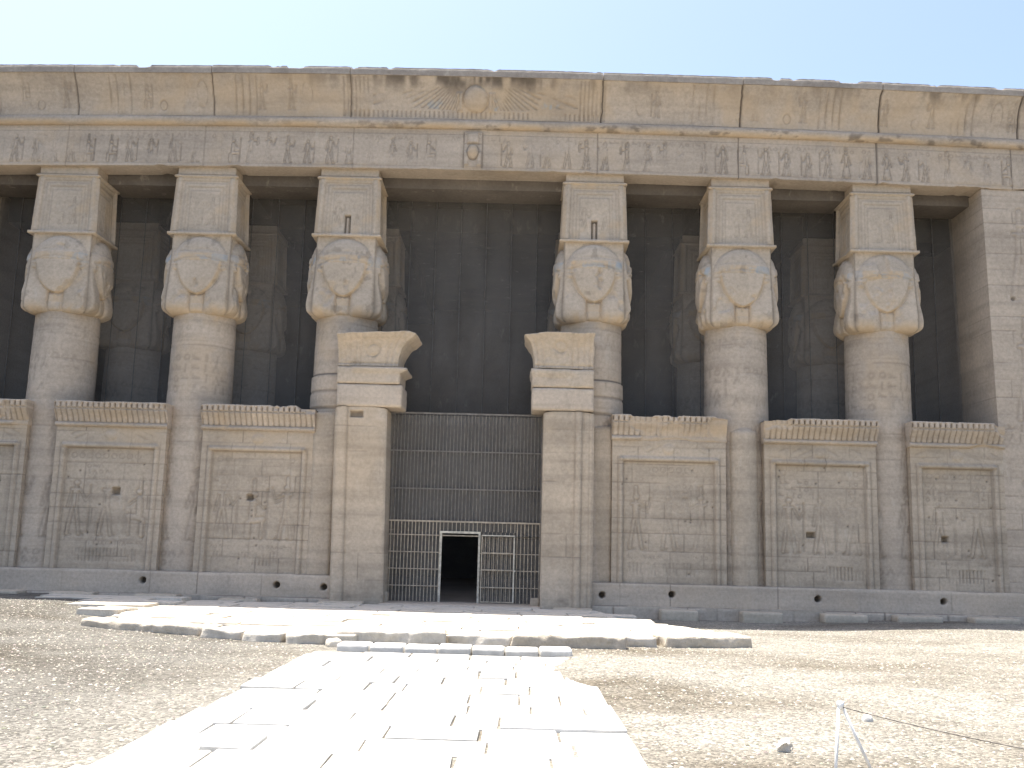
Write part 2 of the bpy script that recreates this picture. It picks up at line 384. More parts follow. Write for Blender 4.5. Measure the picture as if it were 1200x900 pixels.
def inside(px, py, poly):
    c = False; j = len(poly) - 1
    for i in range(len(poly)):
        xi, yi = poly[i]; xj, yj = poly[j]
        if ((yi > py) != (yj > py)) and px < (xj - xi) * (py - yi) / (yj - yi) + xi: c = not c
        j = i
    return c
APRON = [(-12.5, -1.1), (-9.9, -3.6), (-8.6, -6.6), (-7.7, -8.3), (-4.8, -9.3), (-3.7, -10.2), (-1.9, -10.8), (3.9, -10.2), (4.6, -9.2), (6.9, -7.8), (6.4, -6.2), (5.0, -4.6), (4.6, -1.0)]
def make_apron():
    """old uneven flagstones between the door and the end of the path"""
    bm = bmesh.new(); r = random.Random(11); y = -.95
    while y > -11.2:
        dy = r.uniform(.7, 1.35); x = -13 + r.random()
        while x < 8:
            wd = r.uniform(.8, 2.2); cx, cy = x + wd / 2, y - dy / 2
            if inside(cx, cy, APRON) and (r.random() > .03):
                z = -.11 + r.uniform(-.014, .014) + (.07 if cx < -8 else 0) - (.05 * max(0, (cx - 4)))
                n = 10; ring = []
                base = [(x, y), (x + wd * .5, y + r.uniform(-.04, .04)), (x + wd, y), (x + wd + r.uniform(-.05, .05), y - dy * .5), (x + wd, y - dy), (x + wd * .5, y - dy + r.uniform(-.04, .04)), (x, y - dy), (x + r.uniform(-.05, .05), y - dy * .5)]
                g = r.uniform(.004, .014)
                pts = []
                for a, b in base:
                    dx, dyy = cx - a, cy - b; L = math.hypot(dx, dyy); q = g + r.uniform(0, .02)
                    pts.append((a + dx / L * q + r.uniform(-.03, .03), b + dyy / L * q + r.uniform(-.03, .03)))
                tx, ty = r.uniform(-.012, .012), r.uniform(-.015, .015)
                top = [bm.verts.new((a, b, z + tx * (a - cx) + ty * (b - cy))) for a, b in pts]; bot = [bm.verts.new((a, b, z - .25)) for a, b in pts]
                bm.faces.new(top[::-1]); m = len(pts)
                for q in range(m): bm.faces.new((top[q], top[(q + 1) % m], bot[(q + 1) % m], bot[q]))
            x += wd
        y -= dy
    bmesh.ops.bevel(bm, geom=[e for e in bm.edges if abs((e.verts[0].co - e.verts[1].co).z) < .05 and len(e.link_faces) == 2], offset=.012, segments=2, affect='EDGES')
    o = fin(bm, 'pavement', M['flag'], smooth=False); tag(o, kind='structure')
    bm = bmesh.new(); cxx, cyy = -1.5, -5.5
    f = bm.faces.new([bm.verts.new((cxx + (a - cxx) * .97, cyy + (b - cyy) * .96, -.145)) for a, b in APRON]); 
    e = bmesh.ops.extrude_face_region(bm, geom=[f]); 
    for v in [q for q in e['geom'] if isinstance(q, bmesh.types.BMVert)]: v.co.z -= .4
    o = fin(bm, 'sand_bed', M['flag']); tag(o, kind='structure')
make_apron()

# ------------------------------------------------------------------ temple
TEMPLE = empty('temple', 'long sandstone temple front with Hathor headed columns and a deep cornice', 'temple', (0, 0, 0))
ZA = 14.36
def sag(x): return .0008 * np.asarray(x) ** 2
XE = 21.4
XS = [-13.83, -9.09, -4.19, 4.19, 9.14, 13.95]

def make_architrave():
    X, Z, H, mk = grid(-XE, XE, ZA, 15.80, .026)
    r = random.Random(5)
    H += .02 * (fbm(X, Z, .9, 2) - .5) + .012 * (fbm(X, Z, 6, 4) - .5)
    x = -20.6
    while x < 20.8:
        if abs(x) > .9:
            k = r.choice([0, 0, 1, 2, 3, 3, 4]); h = r.uniform(.92, 1.1) * (1 if k < 4 else 1.05)
            carve(X, Z, H, x, ZA + .14, h, k, 1 if x < 0 else -1, depth=.045, wid=.014, mk=mk, ink=.20, keep=.75)
        x += r.uniform(.58, .78)
    groove(H, mk, Z - (ZA + .11), .012, .012, .2); groove(H, mk, Z - 15.62, .012, .015, .25)
    # vertical worn columns of signs
    glyphs(X, Z, H, mk, -20, 20, 15.35, 15.62, .2, 4, .012, .25)
    # small Hathor mask in the middle
    H += .05 * (np.abs(X - 0) < .30) * (Z > 14.42) * (Z < 15.72)
    H += .16 * np.sqrt(np.clip(1 - ((X) / .2) ** 2 - ((Z - 14.98) / .27) ** 2, 0, 1))
    H += .09 * np.sqrt(np.clip(1 - ((np.abs(X) - .22) / .09) ** 2, 0, 1)) * (Z < 14.98) * (Z > 14.5)
    H -= .03 * (np.abs(np.abs(X) - .18) < .02) * (Z > 15.25) * (Z < 15.6)
    groove(H, mk, np.abs(X) - .32, .02, .02, .55, (Z < 15.72) * (Z > 14.42)); groove(H, mk, Z - 15.28, .015, .02, .4, np.abs(X) < .3)
    dm = np.abs(np.hypot(X / .2, (Z - 14.98) / .27) - 1) * .22; groove(H, mk, dm, .02, .03, .55, Z < 15.2); H += .10 * (np.abs(X) < .2) * (Z > 15.3) * (Z < 15.65); mk[..., 1] = np.maximum(mk[..., 1], .5 * ss(1, .6, np.hypot(X / .2, (Z - 14.98) / .25)))
    for jx in (-9.2, -4.1, 4.25, 9.05, 13.75, -13.9, 18.3, -18.4):
        wob = .03 * (fbm(Z, Z * 0, 1.5, int(jx * 3)) - .5)
        groove(H, mk, X - jx - wob, .016 if jx != 13.75 else .035, .03, .75 if jx > 0 else .35)
    # ragged lower edge, stained
    mk[..., 1] = np.maximum(mk[..., 1], .22 * ss(.55, .75, fbm(X, Z, .6, 21)))
    mk[..., 1] = np.maximum(mk[..., 1], .35 * ss(.5, .7, fbm(X, Z, .5, 33)) * ss(ZA + .35, ZA + .1, Z))
    P = np.stack([X, -H, Z - sag(X)], -1)
    P[0, :, 2] += .03 * ss(.55, .8, fbm(X[0], X[0] * 0, 1.3, 9)) * 2
    ob('architrave', sheet('architrave', P, mk, (0, .9, 0)), M['sand'], TEMPLE)
make_architrave()

def make_cornice():
    # torus roll
    n = 1000; x = np.linspace(-XE, XE, n); th = np.linspace(math.radians(-80), math.radians(80), 14)
    X, T = np.meshgrid(x, th); R = .165 + .016 * (fbm(X, T, 1.2, 2) - .5) + .008 * (fbm(X, T, 7, 3) - .5)
    Y = -R * np.cos(T) - .05; Z = 15.965 + R * np.sin(T) - sag(X)
    mk = np.zeros(X.shape + (3,))
    mk[..., 1] = .55 * ss(.35, .6, fbm(X, T * .3, .8, 6)) * ss(.5, -.8, T)
    mk[..., 0] = .5 * ss(.58, .70, fbm(X, T * .25, 2.6, 12)) * ss(.9, -.3, T) * ss(-8, 2, X + 6 * fbm(X, X * 0, .3, 4)) + .10 * ss(.5, .7, fbm(X, T, 3, 14))
    ob('torus_moulding', sheet('torus_moulding', np.stack([X, Y, Z], -1), np.clip(mk, 0, 1), (0, .5, 0)), M['sand'], TEMPLE)
    # cavetto with its carvings
    X, Z, H, mk = grid(-XE, XE, 0, 1, .026); n = X.shape[1]
    x = np.linspace(-XE, XE, n); t = np.linspace(0, 1, 52); X, T = np.meshgrid(x, t); H = np.zeros_like(X); mk = np.zeros(X.shape + (3,))
    Zl = T * 1.16                                                       # metres up the curve
    H += .03 * (fbm(X, Zl, .8, 31) - .5) + .02 * (fbm(X, Zl, 5, 32) - .5)
    def ribs(a, b, n, z0=.03, z1=1.12, dep=.035, ink=.25):
        for k in range(n):
            groove(H, mk, X - (a + (b - a) * k / (n - 1)), .028, dep, ink, (Zl > z0) * (Zl < z1) * ss(.25, .5, fbm(X, Zl, 1.4, 40)))
    def ring(cx, cz, rx, rz, dep=.03, ink=.22):
        d = np.abs(np.hypot((X - cx) / rx, (Zl - cz) / rz) - 1) * min(rx, rz); groove(H, mk, d, .020, dep, ink, ss(.35, .6, fbm(X, Zl, 1.3, 71)))
    # winged disk
    H += .17 * np.sqrt(np.clip(1 - np.hypot((X - .05) / .40, (Zl - .58) / .36) ** 2, 0, 1)); ring(.05, .58, .44, .40, .04, .45)
    for s in (-1, 1):
        for q in (.50, .62):
            d = cap(X, Zl, (.05 + s * q, .30), (.05 + s * q, .72), .03); H += .07 * ss(.05, -.02, d)
        U = s * (X - .05) - .55
        wing = (U > 0) * (U < 2.95) * (Zl > .26 + .05 * U) * (Zl < .90 - .06 * U * (U > 1.3))
        ang = np.arctan2(Zl - 1.35, U * .9 + .25)
        g = (.5 + .5 * np.cos(ang * 80)) ** 3 * wing * ss(.3, .5, fbm(X, Zl, 1.2, 43))
        H -= .04 * g; mk[..., 0] = np.maximum(mk[..., 0], .26 * g)
        mk[..., 2] = np.maximum(mk[..., 2], .5 * wing * ss(.60, .70, fbm(X, Zl, 2.5, 47)) * ss(.7, .4, Zl))
        mk[..., 1] = np.maximum(mk[..., 1], .35 * wing * ss(.5, .65, fbm(X, Zl, 1.7, 48)))
    ribs(-4.4, 4.4, 56, .03, .24, .04, .30)
    for s in (-1, 1):
        ribs(s * 3.62, s * 4.45, 7)
        for c in (7.8, 12.1, 16.6, 20.3): ribs(s * c - .35, s * c + .35, 4, dep=.05, ink=.18)
    r = random.Random(8)
    for s in (-1, 1):
        for c in (5.6, 6.6, 9.2, 10.6, 13.4, 15.0, 17.9, 19.2):
            cc = s * c + r.uniform(-.2, .2)
            if r.random() < .6: ring(cc, .30, .12, .14); 
            else: ring(cc, .62, .18, .36)
            carve(X, Zl, H, cc + s * .55, .22, .8, r.choice([0, 1, 3, 4]), -s, .035, .022, mk, .16, keep=.7)
    for jx in (-18.4, -13.58, -8.91, -4.21, 4.37, 9.08, 13.78, 18.5):
        wob = .10 * (fbm(T * 1.1, T * 0, 2.5, int(jx * 7)) - .5)
        groove(H, mk, X - jx - wob, .028 if jx > 0 else .02, .08, .95 if jx > 0 else .7)
    mk[..., 1] = np.maximum(mk[..., 1], .5 * ss(.50, .70, fbm(X, Zl, .55, 50)) * (.4 + .6 * fbm(X, Zl, 2, 51)))
    top = ss(.62, 1.0, T + .35 * (fbm(X, Zl, 1.1, 52) - .5))
    mid = np.exp(-((X + .3) / 4.5) ** 2) + .55 * ss(6, 16, X) + .12
    mk[..., 0] = np.maximum(mk[..., 0], np.clip(.85 * top * mid * ss(.40, .62, fbm(X * 1.4, Zl * .5, 1.3, 53)), 0, .8))
    pale = ss(.62, .72, fbm(X, Zl, 1.5, 55))
    Y = -.12 - .56 * T ** 1.8 - H; Zw = 16.12 + 1.28 * T - .12 * H - sag(X)
    ob('cavetto_cornice', sheet('cavetto_cornice', np.stack([X, Y, Zw], -1), np.clip(mk, 0, 1), (0, 1.0, 0)), M['sand'], TEMPLE)
    # flat band on top, broken into its blocks
    ed = [-XE, -18.4, -13.58, -8.91, -4.21, 4.37, 9.08, 13.78, 18.5, XE]
    for k, (a, b) in enumerate(zip(ed[:-1], ed[1:])):
        X, Z, H, mk = grid(a + .012, b - .012, 17.405, 17.70, .03)
        H += .02 * (fbm(X, Z, 1.0, 60 + k) - .5) + .02 * (fbm(X, Z, 6, 70) - .5)
        e = ss(17.57, 17.70, Z); nick = ss(.60, .78, fbm(X, X * 0, 1.7, 80)) * .09 + .03 * fbm(X, X * 0, 6, 81)
        if k >= 6: nick = nick * 1.5
        Z = Z - e * nick - (k % 3) * .008 - sag(X); H -= .03 * e
        mk[..., 0] = .20 * ss(.5, .7, fbm(X, Z, 1.5, 83))
        ob('cornice_band', sheet('cornice_band', np.stack([X, -.72 - H, Z], -1), mk, (0, 3.0, 0)), M['band'], TEMPLE)
make_cornice()

def shaft_mesh(seed, broken=False):
    nth = 120; zs = np.arange(-.3, 9.32, .05); th = np.linspace(0, 2 * math.pi, nth, endpoint=False)
    TH, Z = np.meshgrid(th, zs); A = TH * 1.06                          # arc metres
    R = 1.12 - .009 * Z; H = np.zeros_like(Z); mk = np.zeros(Z.shape + (3,))
    H += .022 * (fbm(A, Z, 1.2, seed) - .5) + .012 * (fbm(A, Z, 6, seed + 1) - .5)
    r = random.Random(seed); z = .2
    joints = []
    while z < 9.0:
        z += r.uniform(.62, .95); joints.append(z)
    if broken: joints = [j for j in joints if j < 5.8] + [6.12, 6.68, 7.25, 8.35, 8.95]
    for q, j in enumerate(joints):
        wob = .015 * (fbm(A, Z * 0, 1.5, seed + q) - .5)
        big = broken and 6.0 < j < 7.5
        groove(H, mk, Z - j - wob, .028 if big else .016, .06 if big else .012, .8 if big else .26, 1.0 if big else ss(.45, .65, fbm(A, Z, .7, seed + 5 + q)))
    if broken:
        H += .045 * ss(6.1, 6.14, Z) * ss(7.28, 7.24, Z)
    glyphs(A, Z, H, mk, .2, 6.4, 8.35, 8.95, .26, seed, .012, .2)
    glyphs(A, Z, H, mk, .2, 6.4, 6.5, 7.9, .34, seed + 1, .014, .28)
    for a in (2.6, 3.7, 4.3, 5.5, 6.1):
        carve(A, Z, H, a, 1.7, 2.3, r.choice([0, 1, 2, 3]), 1, .028, .035, mk, .30)
        carve(A, Z, H, a, 4.2, 1.9, r.choice([0, 1, 2, 3]), 1, .022, .032, mk, .26)
    glyphs(A, Z, H, mk, .2, 6.4, .8, 1.6, .3, seed + 2, .016, .3)
    for zz in (8.3, 9.0): groove(H, mk, Z - zz, .018, .01, .12, ss(.4, .6, fbm(A, Z, .9, seed + 31)))
    mk[..., 1] = .3 * ss(.5, .7, fbm(A, Z, .8, seed + 7)) * ss(5, 8, Z)
    mk[..., 1] = np.maximum(mk[..., 1], .4 * ss(.55, .7, fbm(A, Z, 1.5, seed + 8)) * ss(8.7, 9.1, Z))
    R = R + H
    P = np.stack([R * np.cos(TH), R * np.sin(TH), Z], -1)[:, ::1]
    return sheet('column', P, mk, wrap=True)
def four_sided(name, f, nv, ns, z0, z1, topcap=True):
    """solid with four like faces; f(s, v) -> halfwidth W(v), relief h(s, v), marks"""
    s = np.linspace(-1, 1, ns); v = np.linspace(0, 1, nv); S, Vv = np.meshgrid(s, v)
    Ps, Ms = [], []
    for k in range(4):
        W, h, mk = f(S, Vv, k); x = S * W; y = -(W + h); z = z0 + (z1 - z0) * Vv
        c, sn = [(1, 0), (0, 1), (-1, 0), (0, -1)][k]
        Ps.append(np.stack([x * c - y * sn, x * sn + y * c, z], -1)[:, :-1]); Ms.append(mk[:, :-1])
    P = np.concatenate(Ps, 1); mk = np.concatenate(Ms, 1)
    nz, nx = P.shape[:2]; V = P.reshape(-1, 3); idx = np.arange(nz * nx).reshape(nz, nx); idc = np.concatenate([idx, idx[:, :1]], 1)
    Q = np.stack([idc[:-1, :-1].ravel(), idc[:-1, 1:].ravel(), idc[1:, 1:].ravel(), idc[1:, :-1].ravel()], 1)
    return mesh_np(name, V, Q, True, mk.reshape(-1, 3), [idx[0, ::-1].tolist(), idx[-1].tolist()])
def head_f(seed):
    def f(S, V, k):
        a = np.abs(S); mk = np.zeros(S.shape + (3,)); sd = seed + k * 5
        W = 1.0 + .05 * ss(.75, .1, V) - .12 * np.clip(1 - V / .07, 0, 1) ** 2
        t = np.clip((.70 - V) / .46, 0, 1); fw = .73 * np.clip(1 - t ** 2.0, 0, 1) ** .58
        face = ss(-.07, .05, fw - a) * (V > .20)
        hF = .22 + .12 * np.sqrt(np.clip(1 - (S / .75) ** 2, 0, 1)) - .10 * ss(.45, .20, V)
        hF -= .03 * ss(.60, .68, V)
        r = np.hypot(S / .97, (V - .60) / .375)
        dome = .34 * np.clip(1 - r ** 2.4, 0, 1) ** .5 * (V >= .60)
        dome = np.where((V > .66) & (V < .77), dome + .03, dome)
        lp = np.clip(1 - ((a - (.61 + .03 * ss(.5, .1, V))) / .41) ** 4, 0, 1) ** .5
        bot = np.sqrt(np.clip(1 - np.clip((.16 - V) / .16, 0, 1) ** 2, 0, 1))
        lap = (.12 + .12 * ss(.50, .10, V)) * lp * bot * ss(.63, .58, V)
        neck = .16 * ss(.24, .16, a) * ss(.26, .20, V) * ss(.0, .03, V)
        h = np.maximum(np.maximum(lap, neck), dome); h = np.where(V < .70, h * (1 - face) + np.maximum(hF, h) * face, np.maximum(h, 0))
        ear = .09 * np.clip(1 - ((a - .76) / .16) ** 2 - ((V - .585) / .045) ** 2, 0, 1) ** .5
        h = np.maximum(h, lap + ear)
        h -= .035 * np.exp(-((a - fw - .05) / .045) ** 2) * (V > .22) * (V < .64)
        vb = .615 + .075 * (1 - a * a) + .01 * fbm(S, V, 3, sd); h -= .03 * np.exp(-((V - vb) / .016) ** 2) * (a < .9) * ss(.25, .5, fbm(S, V, 2.2, sd + 40)); h -= .02 * np.exp(-((V - vb - .10) / .01) ** 2) * (a < .85) * ss(.4, .55, fbm(S, V, 2.2, sd + 41))
        dmg = ss(.58, .70, fbm(S * .9 + 3 * k, V * 1.8, 1.3, sd * 3 + 7)); h = h * (1 - .38 * dmg) - .03 * dmg * fbm(S, V * 2, 6, sd)
        edge = ss(.0, .07, 1 - a); h = h * edge
        rib = (.5 + .5 * np.cos(a * 60)) * ss(.93, .96, V) * .02; h += rib
        h += .02 * (fbm(S * 1.2 + k, V * 2.7, 1.5, sd) - .5) * edge + .012 * (fbm(S * 1.2, V * 2.7, 6, sd) - .5) * edge
        lit_rim = np.exp(-((fw - a) / .035) ** 2) * (V > .2) * (V < .66)  # lit edge around the face, painted into the ochre tint
        mk[..., 1] = np.clip(.6 * lit_rim * ss(.35, .55, fbm(S, V, 2.5, sd + 1)) + .45 * (V > .655) * (V < .745) * (a < .8) * ss(.42, .55, fbm(S, V * 2, 3, sd + 2)) + .4 * ss(.30, .22, a) * (V > .12) * (V < .25)
                             + .45 * ss(.16, .05, V) * ss(.4, .6, fbm(S, V, 2, sd + 3)), 0, .8)
        blue = ((V > .65) & (V < .74) & (S > .45) & (S < .92)) * .55 * ss(.35, .5, fbm(S, V, 4, sd + 4)) * .8 + .25 * ((V > .63) & (V < .76) & (a > .7)) * ss(.5, .6, fbm(S, V, 3, sd + 5))
        blue += .35 * ((V > .66) & (V < .72) & (a < .5)) * ss(.55, .62, fbm(S, V * 2, 5, sd + 6))
        mk[..., 2] = np.clip(blue, 0, .7)
        gr = np.exp(-((V - vb) / .012) ** 2) * (a < .85) * .16 + np.exp(-((fw + .03 - a) / .02) ** 2) * (V > .22) * (V < .6) * .10
        mk[..., 0] = np.clip(gr + .5 * np.exp(-((1 - a) / .03) ** 2) + .25 * ss(.66, .75, fbm(S, V * 2, 3, sd + 9)), 0, .8)
        return W, h, mk
    return f
def naos_f(seed, niche):
    def f(S, V, k):
        a = np.abs(S); mk = np.zeros(S.shape + (3,)); W = 1.06 - .07 * V + 0 * S; sd = seed + 3 * k
        h = np.zeros_like(S)
        h -= .04 * ((a < .80) & (V < .90)) ; h += .02 * ((a < .70) & (V < .86)); h -= .03 * ((a < .60) & (V < .80) & (V > .05)); h += .02 * ((a < .50) & (V < .74))
        for q, zt in ((.80, .90), (.70, .86), (.60, .80), (.50, .74)):
            d = np.minimum(np.abs(a - q) + 9 * (V > zt), np.abs(V - zt) * 2 + 9 * (a > q)); mk[..., 0] = np.maximum(mk[..., 0], .20 * np.exp(-(d / .018) ** 2))
        roll = .07 * np.clip(1 - ((a - .90) / .07) ** 2, 0, 1) ** .5; h += roll * (V > .05)
        h += .11 * ss(.045, .035, V) + .10 * ss(.955, .965, V) * ss(1.0, .985, V)
        X = S * 1.03; Z = V * 2.1
        for (cx, cz, hh, kk) in ((-.28, .35, .95, 0), (.28, .35, .95, 1)):
            if niche and k == 0: cx *= 1.25
            d = figure_sdf(X, Z, cx, cz, hh, kk, -1 if cx > 0 else 1); g = np.exp(-(d / .02) ** 2); h -= .02 * g; mk[..., 0] = np.maximum(mk[..., 0], .28 * g * ss(.35, .6, fbm(X, Z, 2, sd)))
        if niche and k == 0:
            nn = (a < .085) & (V > .06) & (V < .36); h = np.where(nn, h - .22, h); mk[..., 0] = np.where(nn, .55, mk[..., 0])
            body = np.clip(1 - (S / .055) ** 2, 0, 1) ** .5 * (V > .06) * (V < .33); h = np.where(nn, h + .17 * body, h); mk[..., 0] = np.where(nn & (body > .3), .05, mk[..., 0])
        h += .015 * (fbm(X, Z, 2, sd + 1) - .5) + .012 * (fbm(X, Z, 7, sd + 2) - .5)
        h *= np.clip((1 - a) / .02, 0, 1) * .0 + 1
        mk[..., 1] = .40 * ss(.5, .68, fbm(X, Z, 1.1, sd + 5)); mk[..., 1] = np.maximum(mk[..., 1], .5 * ss(.90, .97, a) * ss(.4, .6, fbm(X, Z, 1.6, sd + 6)))
        h = np.where(a > .999, np.where((V < .035), .0, 0), h)
        Wc = W + .10 * ss(.045, .035, V) + .09 * ss(.955, .965, V) * ss(1.0, .985, V)
        h = np.where((V < .045) | (V > .955), h * .15, h)
        return Wc, h, mk
    return f
SH = [shaft_mesh(3), shaft_mesh(14), shaft_mesh(25, True)]
HD = [four_sided('hathor_head', head_f(q), 120, 72, 9.20, 11.96) for q in (5, 45, 83, 127, 164, 201)]
NA = [four_sided('shrine_block', naos_f(3, False), 90, 64, 11.955, 14.10), four_sided('shrine_block', naos_f(9, True), 90, 64, 11.955, 14.10)]
def abacus_mesh():
    bm = bmesh.new(); box_bm(bm, -.99, .99, -1.02, .99, 14.10, 14.40, .02)
    me = bpy.data.meshes.new('abacus'); bm.to_mesh(me); bm.free(); return me
AB = abacus_mesh()
def column(x, y, sh, hd, na, ma='sand', mc='cap', s=1.0, label=None):
    c = ob('column', SH[sh].copy() if ma != 'sand' else SH[sh], M[ma], TEMPLE, (x, y, 0)); c.scale = (1, 1, s)
    for nm, me in (('hathor_head', HD[hd]), ('shrine_block', NA[na]), ('abacus', AB)):
        o = ob(nm, me if mc == 'cap' else me.copy(), M[mc], c)
        if nm != 'abacus': o.scale.y = .82; o.location.y = -.19
        if mc != 'cap': o.data.materials.clear(); o.data.materials.append(M[mc])
    if ma != 'sand': c.data.materials.clear(); c.data.materials.append(M[ma])
    if label: c['label'] = label
    return c
for i, x in enumerate(XS):
    s = 1 - float(sag(x)) / 14.36
    column(x, 1.20, 2 if i in (2, 3) else i % 2, i, 1 if i in (2, 3) else 0, s=s)
for x in XS:
    c = column(x, 7.1, 0, 0, 0, 'inner', 'inner', .985)
    c['label'] = 'dim inner column behind the netting'

def screen(xa, xb, seed, holes=(), chips=()):
    W = xb - xa; X, Z, H, mk = grid(xa, xb, .66, 5.30, .03)
    U = X - xa; e = np.minimum(U, W - U)
    H += .02 * (fbm(X, Z, .9, seed) - .5) + .012 * (fbm(X, Z, 5, seed + 1) - .5)
    H += .05 * ss(.16, .12, e) * 0
    roll = np.clip(1 - ((e - .28) / .085) ** 2, 0, 1) ** .5
    H += .075 * roll * (Z < 4.70); H += .075 * np.clip(1 - ((Z - 4.66) / .075) ** 2, 0, 1) ** .5 * (e > .25)
    inn = (e > .37) & (Z < 4.58); H[inn] -= .07
    groove(H, mk, e - .375, .02, .02, .35, Z < 4.6); groove(H, mk, e - .185, .02, .02, .22, Z < 4.75); groove(H, mk, Z - 4.575, .02, .02, .45, e > .36)
    cc = (xa + xb) / 2
    # winged disk under the cornice
    H += .05 * np.clip(1 - np.hypot((X - cc) / .2, (Z - 5.0) / .16) ** 2, 0, 1) ** .5
    wg = (np.abs(X - cc) > .25) * (np.abs(X - cc) < 1.35) * (np.abs(Z - 5.0) < .14)
    g = (.5 + .5 * np.cos((np.abs(X - cc) * 14 + (Z - 5) * 30))) ** 3 * wg * ss(.35, .6, fbm(X, Z, 1.6, seed + 30)); H -= .02 * g; mk[..., 0] = np.maximum(mk[..., 0], .2 * g)
    courses(X, Z, H, mk, .66, 5.3, .52, seed, xa + .3, xb - .3, 1.1, .02, .42)
    # top frieze of disks, scenes, texts
    x = xa + .62
    while x < xb - .55:
        d = np.abs(np.hypot(X - x, Z - 4.33) - .085); groove(H, mk, d, .018, .015, .22, ss(.3, .5, fbm(X, Z, 1, seed + 3))); x += .26
    groove(H, mk, Z - 4.12, .015, .012, .2, e > .38)
    r = random.Random(seed); n = 3 if W > 3.3 else 2
    for k in range(n):
        fx = xa + W * (k + .75) / (n + .5); carve(X, Z, H, fx, 1.75, 2.0, r.choice([0, 1, 3, 4]), 1 if k < n / 2 else -1, .04, .026, mk, .22, keep=.6)
    glyphs(X, Z, H, mk, xa + .45, xb - .45, 3.5, 4.1, .2, seed, .016, .3)
    for gg in range(5):   # rough weathered stripes low down
        x = r.uniform(xa + .5, xb - 1.2)
        d = (.5 + .5 * np.cos(X * 55 + 3 * fbm(X, Z, 3, seed))) ** 2 * (X > x) * (X < x + .9) * (Z > .95) * (Z < 1.35) * ss(.42, .6, fbm(X, Z, 2.5, seed + gg))
        H -= .02 * d; mk[..., 0] = np.maximum(mk[..., 0], .22 * d)
    glyphs(X, Z, H, mk, xa + .45, xb - .45, 1.45, 1.7, .14, seed + 4, .012, .25)
    for (hx, hz, hw, hh) in holes:
        m = ss(hw + .02, hw - .01, np.abs(X - hx)) * ss(hh + .02, hh - .01, np.abs(Z - hz)); H -= .22 * m; mk[..., 0] = np.maximum(mk[..., 0], .35 * m)
    for k in range(10):
        hx, hz = r.uniform(xa + .3, xb - .3), r.uniform(1, 4.6); d = np.hypot(X - hx, Z - hz); m = np.exp(-(d / .03) ** 2); H -= .05 * m; mk[..., 0] = np.maximum(mk[..., 0], .8 * m)
    mk[..., 1] = np.maximum(mk[..., 1], .32 * ss(.45, .7, fbm(X * .6, Z, .8, seed + 12)) * ss(3.6, 5, Z))
    o = ob('screen_wall', sheet('screen_wall', np.stack([X, -H, Z], -1), np.clip(mk, 0, 1), (0, .95, 0)), M['wall'], TEMPLE)
    # its little cornice: leaves below, a row of serpent heads above
    X, Z, H, mk = grid(xa - .03, xb + .03, 5.26, 6.10, .022); T = (Z - 5.26) / .84
    base = .03 + .25 * ss(.15, .75, T) ** 1.3; tor = .10 * np.clip(1 - ((T - .09) / .085) ** 2, 0, 1) ** .5
    ph = (X - xa) / .178; fr = ph - np.floor(ph) - .5
    leafmask = (T > .21) * (T < .68); lf = np.abs(fr) * 2
    wtop = 1 - np.clip((T - .55) / .14, 0, 1)
    leaf = .05 * np.clip(1 - (lf * (1.15 - .25 * ss(.2, .3, T))) ** 4, 0, 1) * leafmask
    H = base + tor + leaf
    sep = leafmask * ss(.70, .97, lf + .0 * T); H -= .035 * sep; mk[..., 0] = .30 * sep
    ser = (T > .73) * (T < .99); pit = np.exp(-((lf - 1) / .22) ** 2) * ser; bead = np.clip(1 - lf ** 2, 0, 1) ** .5 * ser * .06
    H += bead - .09 * pit * (T < .90); mk[..., 0] = np.maximum(mk[..., 0], .75 * pit * (T < .88) * (T > .75) * ss(.25, .5, fbm(X, Z * 0, 1.3, seed + 2)))
    H -= .03 * np.exp(-((T - .70) / .02) ** 2)
    er = ss(.60, .72, fbm(X, Z, 1.1, seed + 61)) * .7
    for (cx, cz, rx, rz) in chips: er = np.maximum(er, ss(1.15, .75, np.hypot((X - cx) / rx, (Z - cz) / rz) + .4 * (fbm(X, Z, 3, seed) - .5)))
    sm = base * .75 + .02 * fbm(X, Z, 4, seed); H = H * (1 - er) + (sm - .05 * er) * er; mk[..., 0] *= (1 - er)
    H += .014 * (fbm(X, Z, 6, seed + 8) - .5)
    mk[..., 1] = .3 * er + .25 * ss(.5, .7, fbm(X, Z, .9, seed + 19))
    Zz = Z - ss(.85, 1, T) * (.05 * fbm(X, X * 0, 2.3, seed + 66) + .10 * er * ss(.5, .9, T))
    ob('cavetto_cornice', sheet('cavetto_cornice', np.stack([X, -H, Zz], -1), np.clip(mk, 0, 1), (0, .9, 0)), M['sand'], o)
    return o
screen(-17.45, -14.27, 101, (), ())
screen(-13.29, -9.69, 121, ((-11.22, 3.2, .12, .11),), ())
screen(-8.51, -4.87, 141, ((-6.85, 3.1, .10, .09),), ((-4.9, 6.1, .5, .25),))
screen(4.85, 8.53, 161, (), ((8.55, 5.7, .75, .45), (6.9, 5.25, .6, .12)))
screen(9.78, 13.39, 181, ((11.25, 2.35, .13, .085),), ((9.75, 6.0, .35, .3),))
screen(14.5, 17.50, 201, ((15.55, 2.32, .09, .09),), ((17.5, 6.0, .35, .35), (16.9, 5.2, .5, .2)))

